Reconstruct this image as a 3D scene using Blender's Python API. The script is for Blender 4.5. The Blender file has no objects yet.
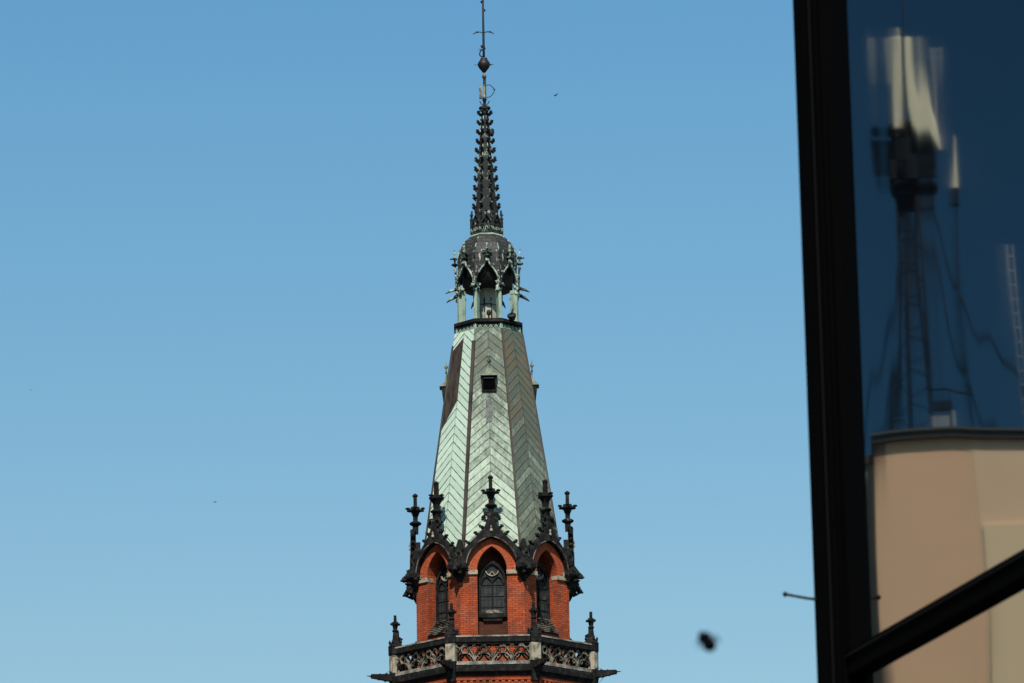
import bpy, bmesh, math, random
from math import radians as R, sin, cos, tan, pi, sqrt, atan2, hypot
from mathutils import Vector, Matrix, noise as mnoise
random.seed(7)
S = bpy.context.scene
COL = S.collection

# ------------------------------------------------------------------ camera
cam_d = bpy.data.cameras.new('camera'); cam = bpy.data.objects.new('camera', cam_d); COL.objects.link(cam)
S.camera = cam
PITCH, ROLL = R(14.8), R(-1.043)
cam_d.sensor_width = 36.0; cam_d.lens = 4300 / 1024 * 36
cam_d.clip_start = 0.1; cam_d.clip_end = 6000
Fw = Vector((0, cos(PITCH), sin(PITCH))); Rt = Vector((1, 0, 0)); Up = Vector((0, -sin(PITCH), cos(PITCH)))
r2 = cos(ROLL) * Rt + sin(ROLL) * Up; u2 = -sin(ROLL) * Rt + cos(ROLL) * Up
m = Matrix((r2, u2, -Fw)).transposed().to_4x4(); m.translation = (0, 0, 1.6)
cam.matrix_world = m
cam_d.dof.use_dof = True; cam_d.dof.focus_distance = 172.5; cam_d.dof.aperture_fstop = 12.5

# ------------------------------------------------------------------ world, sun, exposure
SUN_EL, SUN_AZ = R(50), R(187)           # azimuth clockwise from +Y: high behind the camera, a touch to the left
W = bpy.data.worlds.new('World'); S.world = W; W.use_nodes = True
nt = W.node_tree; nt.nodes.clear()
def wn(t, **k):
    n = nt.nodes.new(t)
    for a, b in k.items(): setattr(n, a, b)
    return n
sky = wn('ShaderNodeTexSky', sky_type='NISHITA', sun_disc=False, sun_elevation=SUN_EL, sun_rotation=SUN_AZ,
         altitude=200, air_density=1.0, dust_density=1.2, ozone_density=2.0)
bg = wn('ShaderNodeBackground'); bg.inputs[1].default_value = 0.125
out = wn('ShaderNodeOutputWorld')
# sky tint darkened left of the frame, added so the glass mirrors deep blue
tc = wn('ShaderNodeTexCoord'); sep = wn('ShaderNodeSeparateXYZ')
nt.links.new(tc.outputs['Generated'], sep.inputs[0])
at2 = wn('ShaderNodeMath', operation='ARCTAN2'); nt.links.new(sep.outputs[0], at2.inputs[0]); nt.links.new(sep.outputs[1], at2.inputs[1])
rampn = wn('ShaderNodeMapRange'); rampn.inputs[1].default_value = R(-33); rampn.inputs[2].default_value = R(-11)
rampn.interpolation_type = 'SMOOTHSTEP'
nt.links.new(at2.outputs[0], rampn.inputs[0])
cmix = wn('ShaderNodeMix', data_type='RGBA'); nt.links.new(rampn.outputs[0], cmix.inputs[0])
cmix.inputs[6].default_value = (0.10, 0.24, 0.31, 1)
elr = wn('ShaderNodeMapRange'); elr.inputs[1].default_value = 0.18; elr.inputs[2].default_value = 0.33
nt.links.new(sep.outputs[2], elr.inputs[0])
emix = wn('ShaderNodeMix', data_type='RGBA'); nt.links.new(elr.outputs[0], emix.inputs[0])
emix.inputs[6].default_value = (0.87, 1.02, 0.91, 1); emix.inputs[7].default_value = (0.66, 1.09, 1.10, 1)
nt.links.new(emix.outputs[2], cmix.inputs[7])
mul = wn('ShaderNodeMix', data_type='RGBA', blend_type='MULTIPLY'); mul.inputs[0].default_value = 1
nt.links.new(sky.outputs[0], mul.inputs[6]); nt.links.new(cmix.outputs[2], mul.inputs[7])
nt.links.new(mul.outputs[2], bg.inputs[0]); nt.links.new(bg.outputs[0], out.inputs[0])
sd = bpy.data.lights.new('sun', 'SUN'); sd.energy = 4.6; sd.angle = R(0.5); sd.color = (1.0, 0.95, 0.87)
so = bpy.data.objects.new('sun', sd); COL.objects.link(so)
to_sun = Vector((sin(SUN_AZ) * cos(SUN_EL), cos(SUN_AZ) * cos(SUN_EL), sin(SUN_EL)))
so.rotation_euler = to_sun.to_track_quat('Z', 'Y').to_euler(); so.location = (0, -20, 60)
S.view_settings.view_transform = 'Standard'; S.view_settings.look = 'None'
S.view_settings.exposure = 0.0; S.view_settings.gamma = 1.0
S.render.engine = 'CYCLES'

# ------------------------------------------------------------------ materials
class NT:
    def __init__(s, name, rough=0.8, spec=0.3):
        s.m = bpy.data.materials.new(name); s.m.use_nodes = True; s.t = s.m.node_tree
        s.b = s.t.nodes['Principled BSDF']; s.b.inputs['Roughness'].default_value = rough
        s.b.inputs['Specular IOR Level'].default_value = spec
    def n(s, t, **k):
        q = s.t.nodes.new(t)
        for a, b in k.items(): setattr(q, a, b)
        return q
    def l(s, a, b): s.t.links.new(a, b)
    def math(s, op, a, b=None, clamp=False):
        q = s.n('ShaderNodeMath', operation=op, use_clamp=clamp)
        for i, v in enumerate((a, b)):
            if v is None: continue
            if isinstance(v, (int, float)): q.inputs[i].default_value = v
            else: s.l(v, q.inputs[i])
        return q.outputs[0]
    def noise(s, vec, scale, detail=4, rough=0.6):
        q = s.n('ShaderNodeTexNoise'); q.inputs['Scale'].default_value = scale
        q.inputs['Detail'].default_value = detail; q.inputs['Roughness'].default_value = rough
        if vec is not None: s.l(vec, q.inputs['Vector'])
        return q.outputs[0]
    def scale(s, vec, v):
        q = s.n('ShaderNodeMapping'); q.inputs['Scale'].default_value = v; s.l(vec, q.inputs[0]); return q.outputs[0]
    def step(s, x, a, b):
        q = s.n('ShaderNodeMapRange'); q.inputs[1].default_value = a; q.inputs[2].default_value = b
        q.interpolation_type = 'SMOOTHSTEP'; s.l(x, q.inputs[0]); return q.outputs[0]
    def mix(s, f, a, b, bt='MIX'):
        q = s.n('ShaderNodeMix', data_type='RGBA', blend_type=bt)
        for i, v in ((0, f), (6, a), (7, b)):
            if isinstance(v, (int, float)): q.inputs[i].default_value = v
            elif isinstance(v, tuple): q.inputs[i].default_value = (*v, 1) if len(v) == 3 else v
            else: s.l(v, q.inputs[i])
        return q.outputs[2]
    def bump(s, h, strength, dist=0.02):
        q = s.n('ShaderNodeBump'); q.inputs['Strength'].default_value = strength; q.inputs['Distance'].default_value = dist
        s.l(h, q.inputs['Height']); s.l(q.outputs[0], s.b.inputs['Normal'])
    def col(s, c): s.l(c, s.b.inputs['Base Color'])
    def obj(s): return s.n('ShaderNodeTexCoord').outputs['Object']
    def uv(s): return s.n('ShaderNodeTexCoord').outputs['UV']

def mat_mottled(name, a, b, scale=3.0, lo=0.4, hi=0.6, rough=0.85, spec=0.2, metallic=0.0, bump=0.4, streak=1.0):
    k = NT(name, rough, spec); v = k.scale(k.obj(), (1, 1, streak))
    f = k.step(k.noise(v, scale, 6, 0.65), lo, hi)
    f2 = k.noise(k.obj(), scale * 7, 3)
    c = k.mix(f, a, b); c = k.mix(k.math('MULTIPLY', f2, 0.5), c, (0.0, 0.0, 0.0)) if a[0] > .1 else c
    k.col(c); k.b.inputs['Metallic'].default_value = metallic
    if bump: k.bump(f2, bump)
    return k.m

def mat_brick(name, c1, c2, mortar, soot=0.35, bw=0.26, rh=0.085):
    k = NT(name, 0.9, 0.15); uv = k.uv()
    b = k.n('ShaderNodeTexBrick'); k.l(uv, b.inputs['Vector']); b.inputs['Scale'].default_value = 1
    b.inputs['Brick Width'].default_value = bw; b.inputs['Row Height'].default_value = rh
    b.inputs['Mortar Size'].default_value = 0.012; b.inputs['Mortar Smooth'].default_value = 0.3
    b.inputs['Color1'].default_value = (*c1, 1); b.inputs['Color2'].default_value = (*c2, 1); b.inputs['Mortar'].default_value = (*mortar, 1)
    n1 = k.step(k.noise(k.scale(k.obj(), (1, 1, .6)), 1.3, 6, .7), .42, .75)
    c = k.mix(k.math('MULTIPLY', n1, soot), b.outputs[0], (0.05, 0.02, 0.012))
    n2 = k.step(k.noise(k.obj(), 6, 3), .62, .75)
    c = k.mix(k.math('MULTIPLY', n2, 0.35), c, (0.62, 0.2, 0.1))
    k.col(c); k.bump(b.outputs[1], -0.5, 0.01)
    return k.m

def mat_copper(name, dirt, brown=0.2, base=(0.45, 0.56, 0.43), sp=0.36, kk=0.92, seams=True):
    k = NT(name, 0.75, 0.25); uv = k.uv(); ob = k.obj()
    s = k.n('ShaderNodeSeparateXYZ'); k.l(uv, s.inputs[0]); u, v = s.outputs[0], s.outputs[1]
    so_ = k.n('ShaderNodeSeparateXYZ'); k.l(ob, so_.inputs[0]); z = so_.outputs[2]
    au = k.math('ABSOLUTE', u)
    q = k.math('DIVIDE', k.math('ADD', v, k.math('MULTIPLY', au, kk)), sp)
    fl = k.math('FLOOR', q); fr = k.math('FRACT', q)
    cb = k.n('ShaderNodeCombineXYZ'); k.l(fl, cb.inputs[0]); k.l(k.math('SIGN', u), cb.inputs[1]); cb.inputs[2].default_value = dirt * 10
    wn_ = k.n('ShaderNodeTexWhiteNoise', noise_dimensions='3D'); k.l(cb.outputs[0], wn_.inputs[0])
    streak = k.noise(k.scale(ob, (1.8, 1.8, 0.7)), 2.6, 8, .8)
    blot = k.noise(ob, 11, 6, .8)
    amt = k.math('ADD', k.math('ADD', k.math('MULTIPLY', streak, 0.75), k.math('MULTIPLY', blot, 0.45)), k.math('MULTIPLY', wn_.outputs[0], 0.16))
    amt = k.math('ADD', amt, k.math('MULTIPLY', k.step(z, 39.5, 46.0), .22 * min(1, dirt * 2.2)))
    f = k.step(amt, 0.93 - dirt * 0.60, 1.15 - dirt * 0.38)
    c0 = k.mix(wn_.outputs[0], base, (base[0] * .84, base[1] * .86, base[2] * .85))
    c = k.mix(k.math('MULTIPLY', f, 0.85), c0, (0.075, 0.085, 0.065))
    g2 = k.step(k.noise(k.scale(ob, (2.2, 2.2, 1.0)), 4.0, 6, .8), .50, .68)
    c = k.mix(k.math('MULTIPLY', g2, .15 + dirt * .55), c, (0.14, 0.15, 0.10))
    # brown oxide patches, stronger high up on the spire
    hz = k.step(z, 40.5, 46.0)
    bn = k.step(k.noise(k.scale(ob, (1, 1, .7)), 1.1, 5, .65), .60 - .2 * brown, .72 - .1 * brown)
    hz2 = k.math('SUBTRACT', 1.0, k.step(z, 46.0, 46.5))
    c = k.mix(k.math('MULTIPLY', k.math('MULTIPLY', bn, brown), k.math('MULTIPLY', hz, hz2)), c, (0.19, 0.12, 0.065))
    if seams:
        e = k.math('MINIMUM', fr, k.math('SUBTRACT', 1.0, fr))
        sm = k.math('SUBTRACT', 1.0, k.step(e, 0.045, 0.085))
        cl = k.math('SUBTRACT', 1.0, k.step(au, 0.010, 0.028))
        mm = k.math('MULTIPLY', k.math('MAXIMUM', k.math('MULTIPLY', sm, .95), k.math('MULTIPLY', cl, 0.5)), k.math('ADD', .45, k.math('MULTIPLY', k.step(k.noise(ob, 3.5, 3), .35, .6), .55)))
        c = k.mix(mm, c, (0.035, 0.045, 0.03)); k.bump(mm, 0.8, 0.03)
    k.col(c)
    return k.m

M = {}
M['brick'] = mat_brick('red_brick', (0.52, 0.105, 0.038), (0.36, 0.066, 0.025), (0.10, 0.040, 0.028), soot=.65)
M['brick_dark'] = mat_brick('recess_shade_brick', (0.11, 0.03, 0.015), (0.07, 0.02, 0.012), (0.06, 0.035, 0.025))  # brick colour darkened to carry the shade of the window recesses
M['brick_arch'] = mat_brick('arch_brick', (0.56, 0.115, 0.042), (0.40, 0.075, 0.028), (0.14, 0.055, 0.035), soot=.15, bw=0.3, rh=0.085)
M['dark'] = mat_mottled('soot_black_stone', (0.012, 0.011, 0.011), (0.040, 0.037, 0.034), 4, .45, .7, spec=.15)
M['dark2'] = mat_mottled('soot_streaked_stone', (0.014, 0.013, 0.012), (0.19, 0.17, 0.14), 3.2, .56, .74, spec=.15)
M['pale'] = mat_mottled('pale_sandstone', (0.56, 0.49, 0.36), (0.10, 0.085, 0.06), 3.4, .42, .72, spec=.15)
M['rail'] = mat_mottled('weathered_rail_stone', (0.50, 0.46, 0.38), (0.10, 0.09, 0.075), 2.2, .38, .66, spec=.15)
M['tracery'] = mat_mottled('tracery_stone', (0.38, 0.325, 0.25), (0.03, 0.026, 0.023), 2.8, .40, .58, spec=.15)
M['slate'] = mat_mottled('lead_grey', (0.07, 0.075, 0.07), (0.16, 0.17, 0.15), 3, .4, .6, rough=.6, spec=.3)
M['verd'] = mat_mottled('verdigris', (0.44, 0.58, 0.45), (0.16, 0.20, 0.15), 2.4, .5, .75, bump=.2, streak=.4)
M['verd_dark'] = mat_mottled('dark_verdigris', (0.020, 0.022, 0.020), (0.42, 0.52, 0.42), 3.6, .46, .58, bump=.4)
M['verd_mid'] = mat_mottled('dull_copper_green', (0.28, 0.33, 0.25), (0.06, 0.065, 0.05), 4, .40, .66, bump=.3)
M['brown'] = mat_mottled('bare_brown_copper', (0.075, 0.060, 0.050), (0.035, 0.026, 0.022), 3, .4, .65, rough=.6, streak=.4)
M['ridge'] = mat_mottled('brown_ridge_copper', (0.085, 0.065, 0.050), (0.18, 0.19, 0.14), 1.5, .5, .75, streak=.3, rough=.6)
M['gold'] = mat_mottled('dull_gilding', (0.50, 0.42, 0.26), (0.10, 0.08, 0.05), 3, .4, .6, rough=.5, spec=.4)
M['iron'] = mat_mottled('black_iron', (0.012, 0.012, 0.013), (0.030, 0.026, 0.024), 5, rough=.6, spec=.3)
M['ball'] = mat_mottled('dark_red_ball', (0.014, 0.010, 0.010), (0.028, 0.018, 0.017), 5, rough=.5, spec=.4)
M['core'] = mat_mottled('lantern_core', (0.60, 0.58, 0.46), (0.20, 0.14, 0.10), 2.2, .5, .66, streak=.25)

def mat_spire():
    k = NT('dark_spirelet', .75, .25); ob = k.obj()
    f = k.step(k.noise(ob, 2.8, 5, .7), .56, .66)
    c = k.mix(f, (0.022, 0.023, 0.022), (0.33, 0.40, 0.33)); k.col(c); k.bump(k.noise(ob, 20), .4)
    return k.m
M['spirelet'] = mat_spire()

def mat_dome():
    k = NT('dome_lead', .6, .3); ob = k.obj(); uv = k.uv()
    b = k.n('ShaderNodeTexBrick'); k.l(uv, b.inputs[0]); b.inputs['Scale'].default_value = 1
    b.inputs['Brick Width'].default_value = 0.42; b.inputs['Row Height'].default_value = 0.2; b.inputs['Mortar Size'].default_value = .02
    b.inputs['Color1'].default_value = (0.030, 0.031, 0.030, 1); b.inputs['Color2'].default_value = (0.052, 0.050, 0.047, 1); b.inputs['Mortar'].default_value = (0.012, 0.012, 0.012, 1)
    f = k.step(k.noise(k.scale(ob, (3.2, 3.2, .55)), 2.2, 4, .6), .64, .70)
    c = k.mix(k.math('MULTIPLY', f, .9), b.outputs[0], (0.42, 0.48, 0.38)); k.col(c); k.bump(b.outputs[1], -.5, .02)
    return k.m
M['dome'] = mat_dome()

def mat_leaded():
    k = NT('leaded_glass', .5, .12); uv = k.uv()
    b = k.n('ShaderNodeTexBrick', offset=0.0); k.l(uv, b.inputs[0]); b.inputs['Scale'].default_value = 1
    b.inputs['Brick Width'].default_value = 0.17; b.inputs['Row Height'].default_value = 0.25; b.inputs['Mortar Size'].default_value = .012
    b.inputs['Color1'].default_value = (0.028, 0.03, 0.03, 1); b.inputs['Color2'].default_value = (0.045, 0.048, 0.048, 1); b.inputs['Mortar'].default_value = (0.015, 0.015, 0.015, 1)
    c = k.mix(k.math('MULTIPLY', k.step(k.noise(k.obj(), 3, 5), .5, .7), .5), b.outputs[0], (.12, .12, .11)); k.col(c)
    return k.m
M['leaded'] = mat_leaded()

def mat_plain(name, c, rough=.7, spec=.3, var=.25, scale=2.0):
    k = NT(name, rough, spec)
    f = k.noise(k.obj(), scale, 5)
    k.col(k.mix(f, tuple(x * (1 - var) for x in c), tuple(min(1, x * (1 + var)) for x in c)))
    return k.m
M['frame'] = mat_plain('black_frame', (0.0012, 0.0012, 0.0013), .85, .03)
M['frame_edge'] = mat_plain('dark_grey_frame_edge', (0.006, 0.006, 0.007), .7, .08)
def mat_windowglass():
    k = NT('tinted_reflective_glass', .006, .5)
    k.b.inputs['Base Color'].default_value = (0.004, 0.006, 0.008, 1)
    k.b.inputs['IOR'].default_value = 4.0
    n = k.noise(k.scale(k.obj(), (1, 1, 1)), 9, 3)
    r = k.n('ShaderNodeMapRange'); r.inputs[3].default_value = .014; r.inputs[4].default_value = .028
    k.l(n, r.inputs[0]); k.l(r.outputs[0], k.b.inputs['Roughness'])
    return k.m
M['glass'] = mat_windowglass()
M['asphalt'] = mat_plain('asphalt', (0.05, 0.05, 0.05), .9, .2, .3, .5)
M['paving'] = mat_plain('pavement', (0.22, 0.21, 0.19), .9, .2, .2, 3)
M['tan'] = mat_plain('tan_render', (0.90, 0.57, 0.34), .9, .15, .07, .9)
M['tan_light'] = mat_plain('light_tan_render', (0.93, 0.65, 0.41), .9, .15, .07, .9)
M['cream'] = mat_plain('cream_render', (0.96, 0.72, 0.44), .9, .15, .06, .9)
M['grey_wall'] = mat_plain('grey_render', (0.24, 0.23, 0.19), .9, .15, .2, .6)
M['cornice'] = mat_plain('dark_cornice', (0.05, 0.045, 0.04), .8, .2)
M['cornice_edge'] = mat_plain('grey_metal_edge', (0.09, 0.09, 0.085), .6, .3)
M['panel'] = mat_plain('cream_antenna_plastic', (0.88, 0.79, 0.54), .6, .3, .06)
M['steel'] = mat_plain('grey_steel', (0.35, 0.36, 0.36), .5, .4)
M['steel_dark'] = mat_plain('dark_steel', (0.012, 0.013, 0.016), .7, .15)
M['bug'] = mat_plain('black_chitin', (0.003, 0.003, 0.004), .6, .05)
M['bird'] = mat_plain('dark_feathers', (0.015, 0.014, 0.014), .8, .2)
def mat_wing():
    k = NT('clear_wing', .3, .4); k.b.inputs['Base Color'].default_value = (.03, .03, .03, 1); k.b.inputs['Alpha'].default_value = .3
    return k.m
M['wing'] = mat_wing()

# ------------------------------------------------------------------ mesh builder
class MB:
    def __init__(s): s.v = []; s.f = []; s.uv = {}; s.sm = set()
    def add(s, vs, fs, uvs=None, smooth=False):
        b = len(s.v); s.v += [tuple(x) for x in vs]
        for i, f in enumerate(fs):
            if uvs: s.uv[len(s.f)] = uvs[i]
            if smooth: s.sm.add(len(s.f))
            s.f.append([b + q for q in f])
        return s
    def box(s, x0, x1, y0, y1, z0, z1, M_=None):
        vs = [Vector((x, y, z)) for z in (z0, z1) for y in (y0, y1) for x in (x0, x1)]
        if M_ is not None: vs = [M_ @ q for q in vs]
        return s.add(vs, [(0, 2, 3, 1), (4, 5, 7, 6), (0, 1, 5, 4), (1, 3, 7, 5), (3, 2, 6, 7), (2, 0, 4, 6)])
    def frustum(s, cx, cy, z0, z1, a0, b0, a1, b1):     # rectangular taper (half sizes)
        vs = [(cx + sx * a0, cy + sy * b0, z0) for sx, sy in ((-1, -1), (1, -1), (1, 1), (-1, 1))] + \
             [(cx + sx * a1, cy + sy * b1, z1) for sx, sy in ((-1, -1), (1, -1), (1, 1), (-1, 1))]
        return s.add(vs, [(3, 2, 1, 0), (4, 5, 6, 7), (0, 1, 5, 4), (1, 2, 6, 5), (2, 3, 7, 6), (3, 0, 4, 7)])
    def loft(s, rings, closed=True, caps=True, smooth=False):
        n = len(rings[0]); vs = [p for r in rings for p in r]; fs = []
        for i in range(len(rings) - 1):
            for j in range(n if closed else n - 1):
                a = i * n + j; b = i * n + (j + 1) % n
                fs.append((a, b, b + n, a + n))
        if caps: fs.append(tuple(range(n - 1, -1, -1))); fs.append(tuple(range((len(rings) - 1) * n, len(rings) * n)))
        return s.add(vs, fs, smooth=smooth)
    def lathe(s, prof, n=16, c=(0, 0), rot=0, smooth=True):   # prof: (r,z)
        rings = [[(c[0] + r * cos(rot + 2 * pi * j / n), c[1] + r * sin(rot + 2 * pi * j / n), z) for j in range(n)] for r, z in prof]
        return s.loft(rings, smooth=smooth)
    def tube(s, pts, rad, n=6, smooth=True):
        pts = [Vector(p) for p in pts]; rr = rad if isinstance(rad, (list, tuple)) else [rad] * len(pts)
        rings = []
        for i, p in enumerate(pts):
            t = (pts[min(i + 1, len(pts) - 1)] - pts[max(i - 1, 0)]).normalized()
            a = t.orthogonal() if abs(t.z) > .99 else t.cross(Vector((0, 0, 1))); a.normalize(); b = t.cross(a)
            rings.append([p + rr[i] * (a * cos(2 * pi * j / n) + b * sin(2 * pi * j / n)) for j in range(n)])
        return s.loft(rings, smooth=smooth)
    def poly(s, pts, y0, y1):       # outline (x,z) extruded between y0 (front) and y1 (back)
        n = len(pts)
        vs = [(x, y0, z) for x, z in pts] + [(x, y1, z) for x, z in pts]
        fs = [tuple(range(n)), tuple(range(2 * n - 1, n - 1, -1))]
        fs += [(i, i + n, (i + 1) % n + n, (i + 1) % n) for i in range(n)]
        return s.add(vs, fs)
    def ribbon(s, pts, w, y0, y1, closed=False):     # bar of width w following (x,z) line in a vertical plane
        n = len(pts); L = []; Rr = []
        for i in range(n):
            if closed: a, b = pts[i - 1], pts[(i + 1) % n]
            else: a, b = pts[max(i - 1, 0)], pts[min(i + 1, n - 1)]
            dx, dz = b[0] - a[0], b[1] - a[1]; q = hypot(dx, dz) or 1
            nx, nz = -dz / q * w / 2, dx / q * w / 2
            L.append((pts[i][0] + nx, pts[i][1] + nz)); Rr.append((pts[i][0] - nx, pts[i][1] - nz))
        rings = [[(L[i][0], y0, L[i][1]), (Rr[i][0], y0, Rr[i][1]), (Rr[i][0], y1, Rr[i][1]), (L[i][0], y1, L[i][1])] for i in range(n)]
        if closed: rings.append(rings[0])
        return s.loft(rings, caps=not closed)
    def blob(s, c, r, seed=0, amp=.25, n=1):
        bm = bmesh.new(); bmesh.ops.create_icosphere(bm, subdivisions=n, radius=1)
        rx, ry, rz = r if isinstance(r, tuple) else (r, r, r)
        vs = []
        for q in bm.verts:
            k = 1 + amp * mnoise.noise(q.co * 2.1 + Vector((seed * 3.7, seed, 0))) * 2
            vs.append((c[0] + q.co.x * rx * k, c[1] + q.co.y * ry * k, c[2] + q.co.z * rz * k))
        fs = [[w.index for w in f.verts] for f in bm.faces]; bm.free()
        return s.add(vs, fs, smooth=n > 1)
    def build(s, name, mat, parent=None, rot=None, loc=None, label=None):
        me = bpy.data.meshes.new(name); me.from_pydata(s.v, [], s.f); me.validate(clean_customdata=False)
        bm = bmesh.new(); bm.from_mesh(me); bm.faces.ensure_lookup_table()
        lay = bm.loops.layers.uv.new('UVMap')
        if len(bm.faces) == len(s.f):
            for i in s.sm: bm.faces[i].smooth = True
        for i, f in enumerate(bm.faces):
            if i in s.uv and len(bm.faces) == len(s.f):
                for lp, q in zip(f.loops, s.uv[i]): lp[lay].uv = q
                continue
            f.normal_update(); n = f.normal
            if abs(n.z) > .97: tu, tv = Vector((1, 0, 0)), Vector((0, 1, 0))
            else: tu = Vector((-n.y, n.x, 0)).normalized(); tv = n.cross(tu)
            for lp in f.loops: lp[lay].uv = (lp.vert.co.dot(tu), lp.vert.co.dot(tv))
        bmesh.ops.recalc_face_normals(bm, faces=bm.faces)
        bm.to_mesh(me); bm.free()
        me.materials.append(M[mat] if isinstance(mat, str) else mat)
        o = bpy.data.objects.new(name, me); COL.objects.link(o)
        if parent: o.parent = parent
        if rot is not None: o.rotation_euler = (0, 0, rot)
        if loc is not None: o.location = loc
        if label: o['label'] = label
        return o

def tag(o, label=None, cat=None, group=None, kind=None):
    if label: o['label'] = label
    if cat: o['category'] = cat
    if group: o['group'] = group
    if kind: o['kind'] = kind
    return o
def empty(name, loc, rz=0):
    o = bpy.data.objects.new(name, None); COL.objects.link(o); o.location = loc; o.rotation_euler = (0, 0, rz); o.empty_display_size = .5
    return o
def clone(o, parent, rz):
    c = o.copy(); COL.objects.link(c); c.parent = parent; c.rotation_euler = (0, 0, rz)
    for ch in list(o.children):
        g = ch.copy(); COL.objects.link(g); g.parent = c
    return c
def arch(hw, zs, H, n=9):       # pointed arch, from left springing over apex to right springing
    Rr = (H * H + hw * hw) / (2 * hw); L = []
    a1 = math.asin(H / Rr)
    for i in range(n + 1):
        a = a1 * i / n; L.append((-hw + Rr - Rr * cos(a), zs + Rr * sin(a)))
    return L + [(-x, z) for x, z in L[-2::-1]]
def spline(pts, n=5):
    out = []
    for i in range(len(pts) - 1):
        p0, p1, p2, p3 = pts[max(i - 1, 0)], pts[i], pts[i + 1], pts[min(i + 2, len(pts) - 1)]
        for j in range(n):
            t = j / n
            out.append(tuple(.5 * ((2 * b) + (-a + c) * t + (2 * a - 5 * b + 4 * c - d) * t * t + (-a + 3 * b - 3 * c + d) * t ** 3) for a, b, c, d in zip(p0, p1, p2, p3)))
    return out + [pts[-1]]
T8 = tan(pi / 8)
def octring(a, z): return [(a / cos(pi / 8) * cos(pi / 8 + k * pi / 4), a / cos(pi / 8) * sin(pi / 8 + k * pi / 4), z) for k in range(8)]

# ------------------------------------------------------------------ ground
g = MB(); g.box(-3000, 3000, -3000, 3000, -0.5, 0); tag(g.build('ground', 'asphalt'), kind='structure')

# ------------------------------------------------------------------ church tower
tower = empty('church_tower', (-0.958, 170, 0))
tag(tower, 'red brick gothic church tower with tall green copper spire and dark pinnacles', 'church tower')
A1 = 3.05; FZ = lambda k: k * pi / 4
# shaft below the gallery
sh = MB(); sh.loft([octring(3.90, 0), octring(3.90, 32.1)])
sh.build('shaft', 'brick', tower)
# dentil course + cornices
for k in range(8):
    d = MB(); hw = 3.90 * T8
    n = 12
    for i in range(n):
        x = -hw + .12 + (2 * hw - .24) * (i + .25) / n
        d.box(x, x + .13, -3.97, -3.902, 31.66, 31.78)
    d.box(-hw, hw, -3.96, -3.902, 31.80, 31.90)
    if k == 0: first = d.build('dentil_course', 'brick', tower)
    else: clone(first, tower, FZ(k))
c = MB(); c.loft([octring(3.94, 31.98), octring(3.97, 32.05), octring(4.09, 32.13), octring(4.11, 32.33), octring(4.02, 32.39)])
c.build('cornice', 'dark', tower)
# drum behind the balustrade: brick wall panels with pointed openings
HWO, ZS, HO = .59, 36.36, .97
hwf = A1 * T8
ogee_out = spline([(1.14, 36.30), (1.13, 36.95), (.95, 37.28), (.50, 37.74), (.21, 38.10), (.08, 38.48)], 4)
def wall_panel(front):
    w = MB(); ar = arch(HWO, ZS, HO)
    top = [(x * .93, z - .03) for x, z in ogee_out[2:-2]]
    zb = 32.39; zsill = 33.95 if not front else 33.3
    half = [(-hwf, zb), (0, zb), (0, zsill), (-HWO, zsill)] + ar[:10] + [(0, 37.355), (-.85, 37.355), (-hwf, 36.95)]
    w.poly(half, -A1, -A1 + .62)
    w.poly([(-x, z) for x, z in half][::-1], -A1, -A1 + .62)
    return w
wf = wall_panel(True).build('wall', 'brick', tower)
ws = wall_panel(False).build('wall', 'brick', tower, rot=FZ(1))
for k in range(2, 8): clone(ws, tower, FZ(k))
core = MB(); core.loft([octring(A1 - .58, 32.3), octring(A1 - .58, 37.6)]); core.build('inner_wall', 'brick_dark', tower)  # back of the recesses, their shade painted in by the dark brick
# voussoir band, proud of the wall
def voussoir():
    b = MB(); ar_i = arch(HWO, ZS, HO, 10); ar_o = arch(1.01, ZS, 1.28, 10)
    n = len(ar_i); s = 0; y0, y1 = -A1 - .04, -A1 + .02
    for i in range(n - 1):
        a, b_, c_, d = ar_i[i], ar_i[i + 1], ar_o[i + 1], ar_o[i]
        ds = hypot(c_[0] - d[0], c_[1] - d[1]); s2 = s + ds
        b.add([(a[0], y0, a[1]), (b_[0], y0, b_[1]), (c_[0], y0, c_[1]), (d[0], y0, d[1])], [(0, 1, 2, 3)],
              uvs=[[(0, s), (0, s2), (.29, s2), (.29, s)]])
        b.add([(a[0], y0, a[1]), (b_[0], y0, b_[1]), (b_[0], y1, b_[1]), (a[0], y1, a[1])], [(0, 1, 2, 3)])
        b.add([(d[0], y0, d[1]), (c_[0], y0, c_[1]), (c_[0], y1, c_[1]), (d[0], y1, d[1])], [(0, 1, 2, 3)])
        s = s2
    return b
vo = voussoir().build('brick_arch', 'brick_arch', tower)
for k in range(1, 8): clone(vo, tower, FZ(k))
# impost blocks
for sx in (-1, 1):
    im = MB()
    im.box(min(sx * .57, sx * 1.14), max(sx * .57, sx * 1.14), -A1 - .075, -A1 + .3, 36.20, 36.36)
    im.box(min(sx * .90, sx * 1.16), max(sx * .90, sx * 1.16), -A1 - .10, -A1 + .02, 36.36, 36.52)
    imo = im.build('impost', 'pale', tower)
    for k in range(1, 8): clone(imo, tower, FZ(k))
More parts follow.
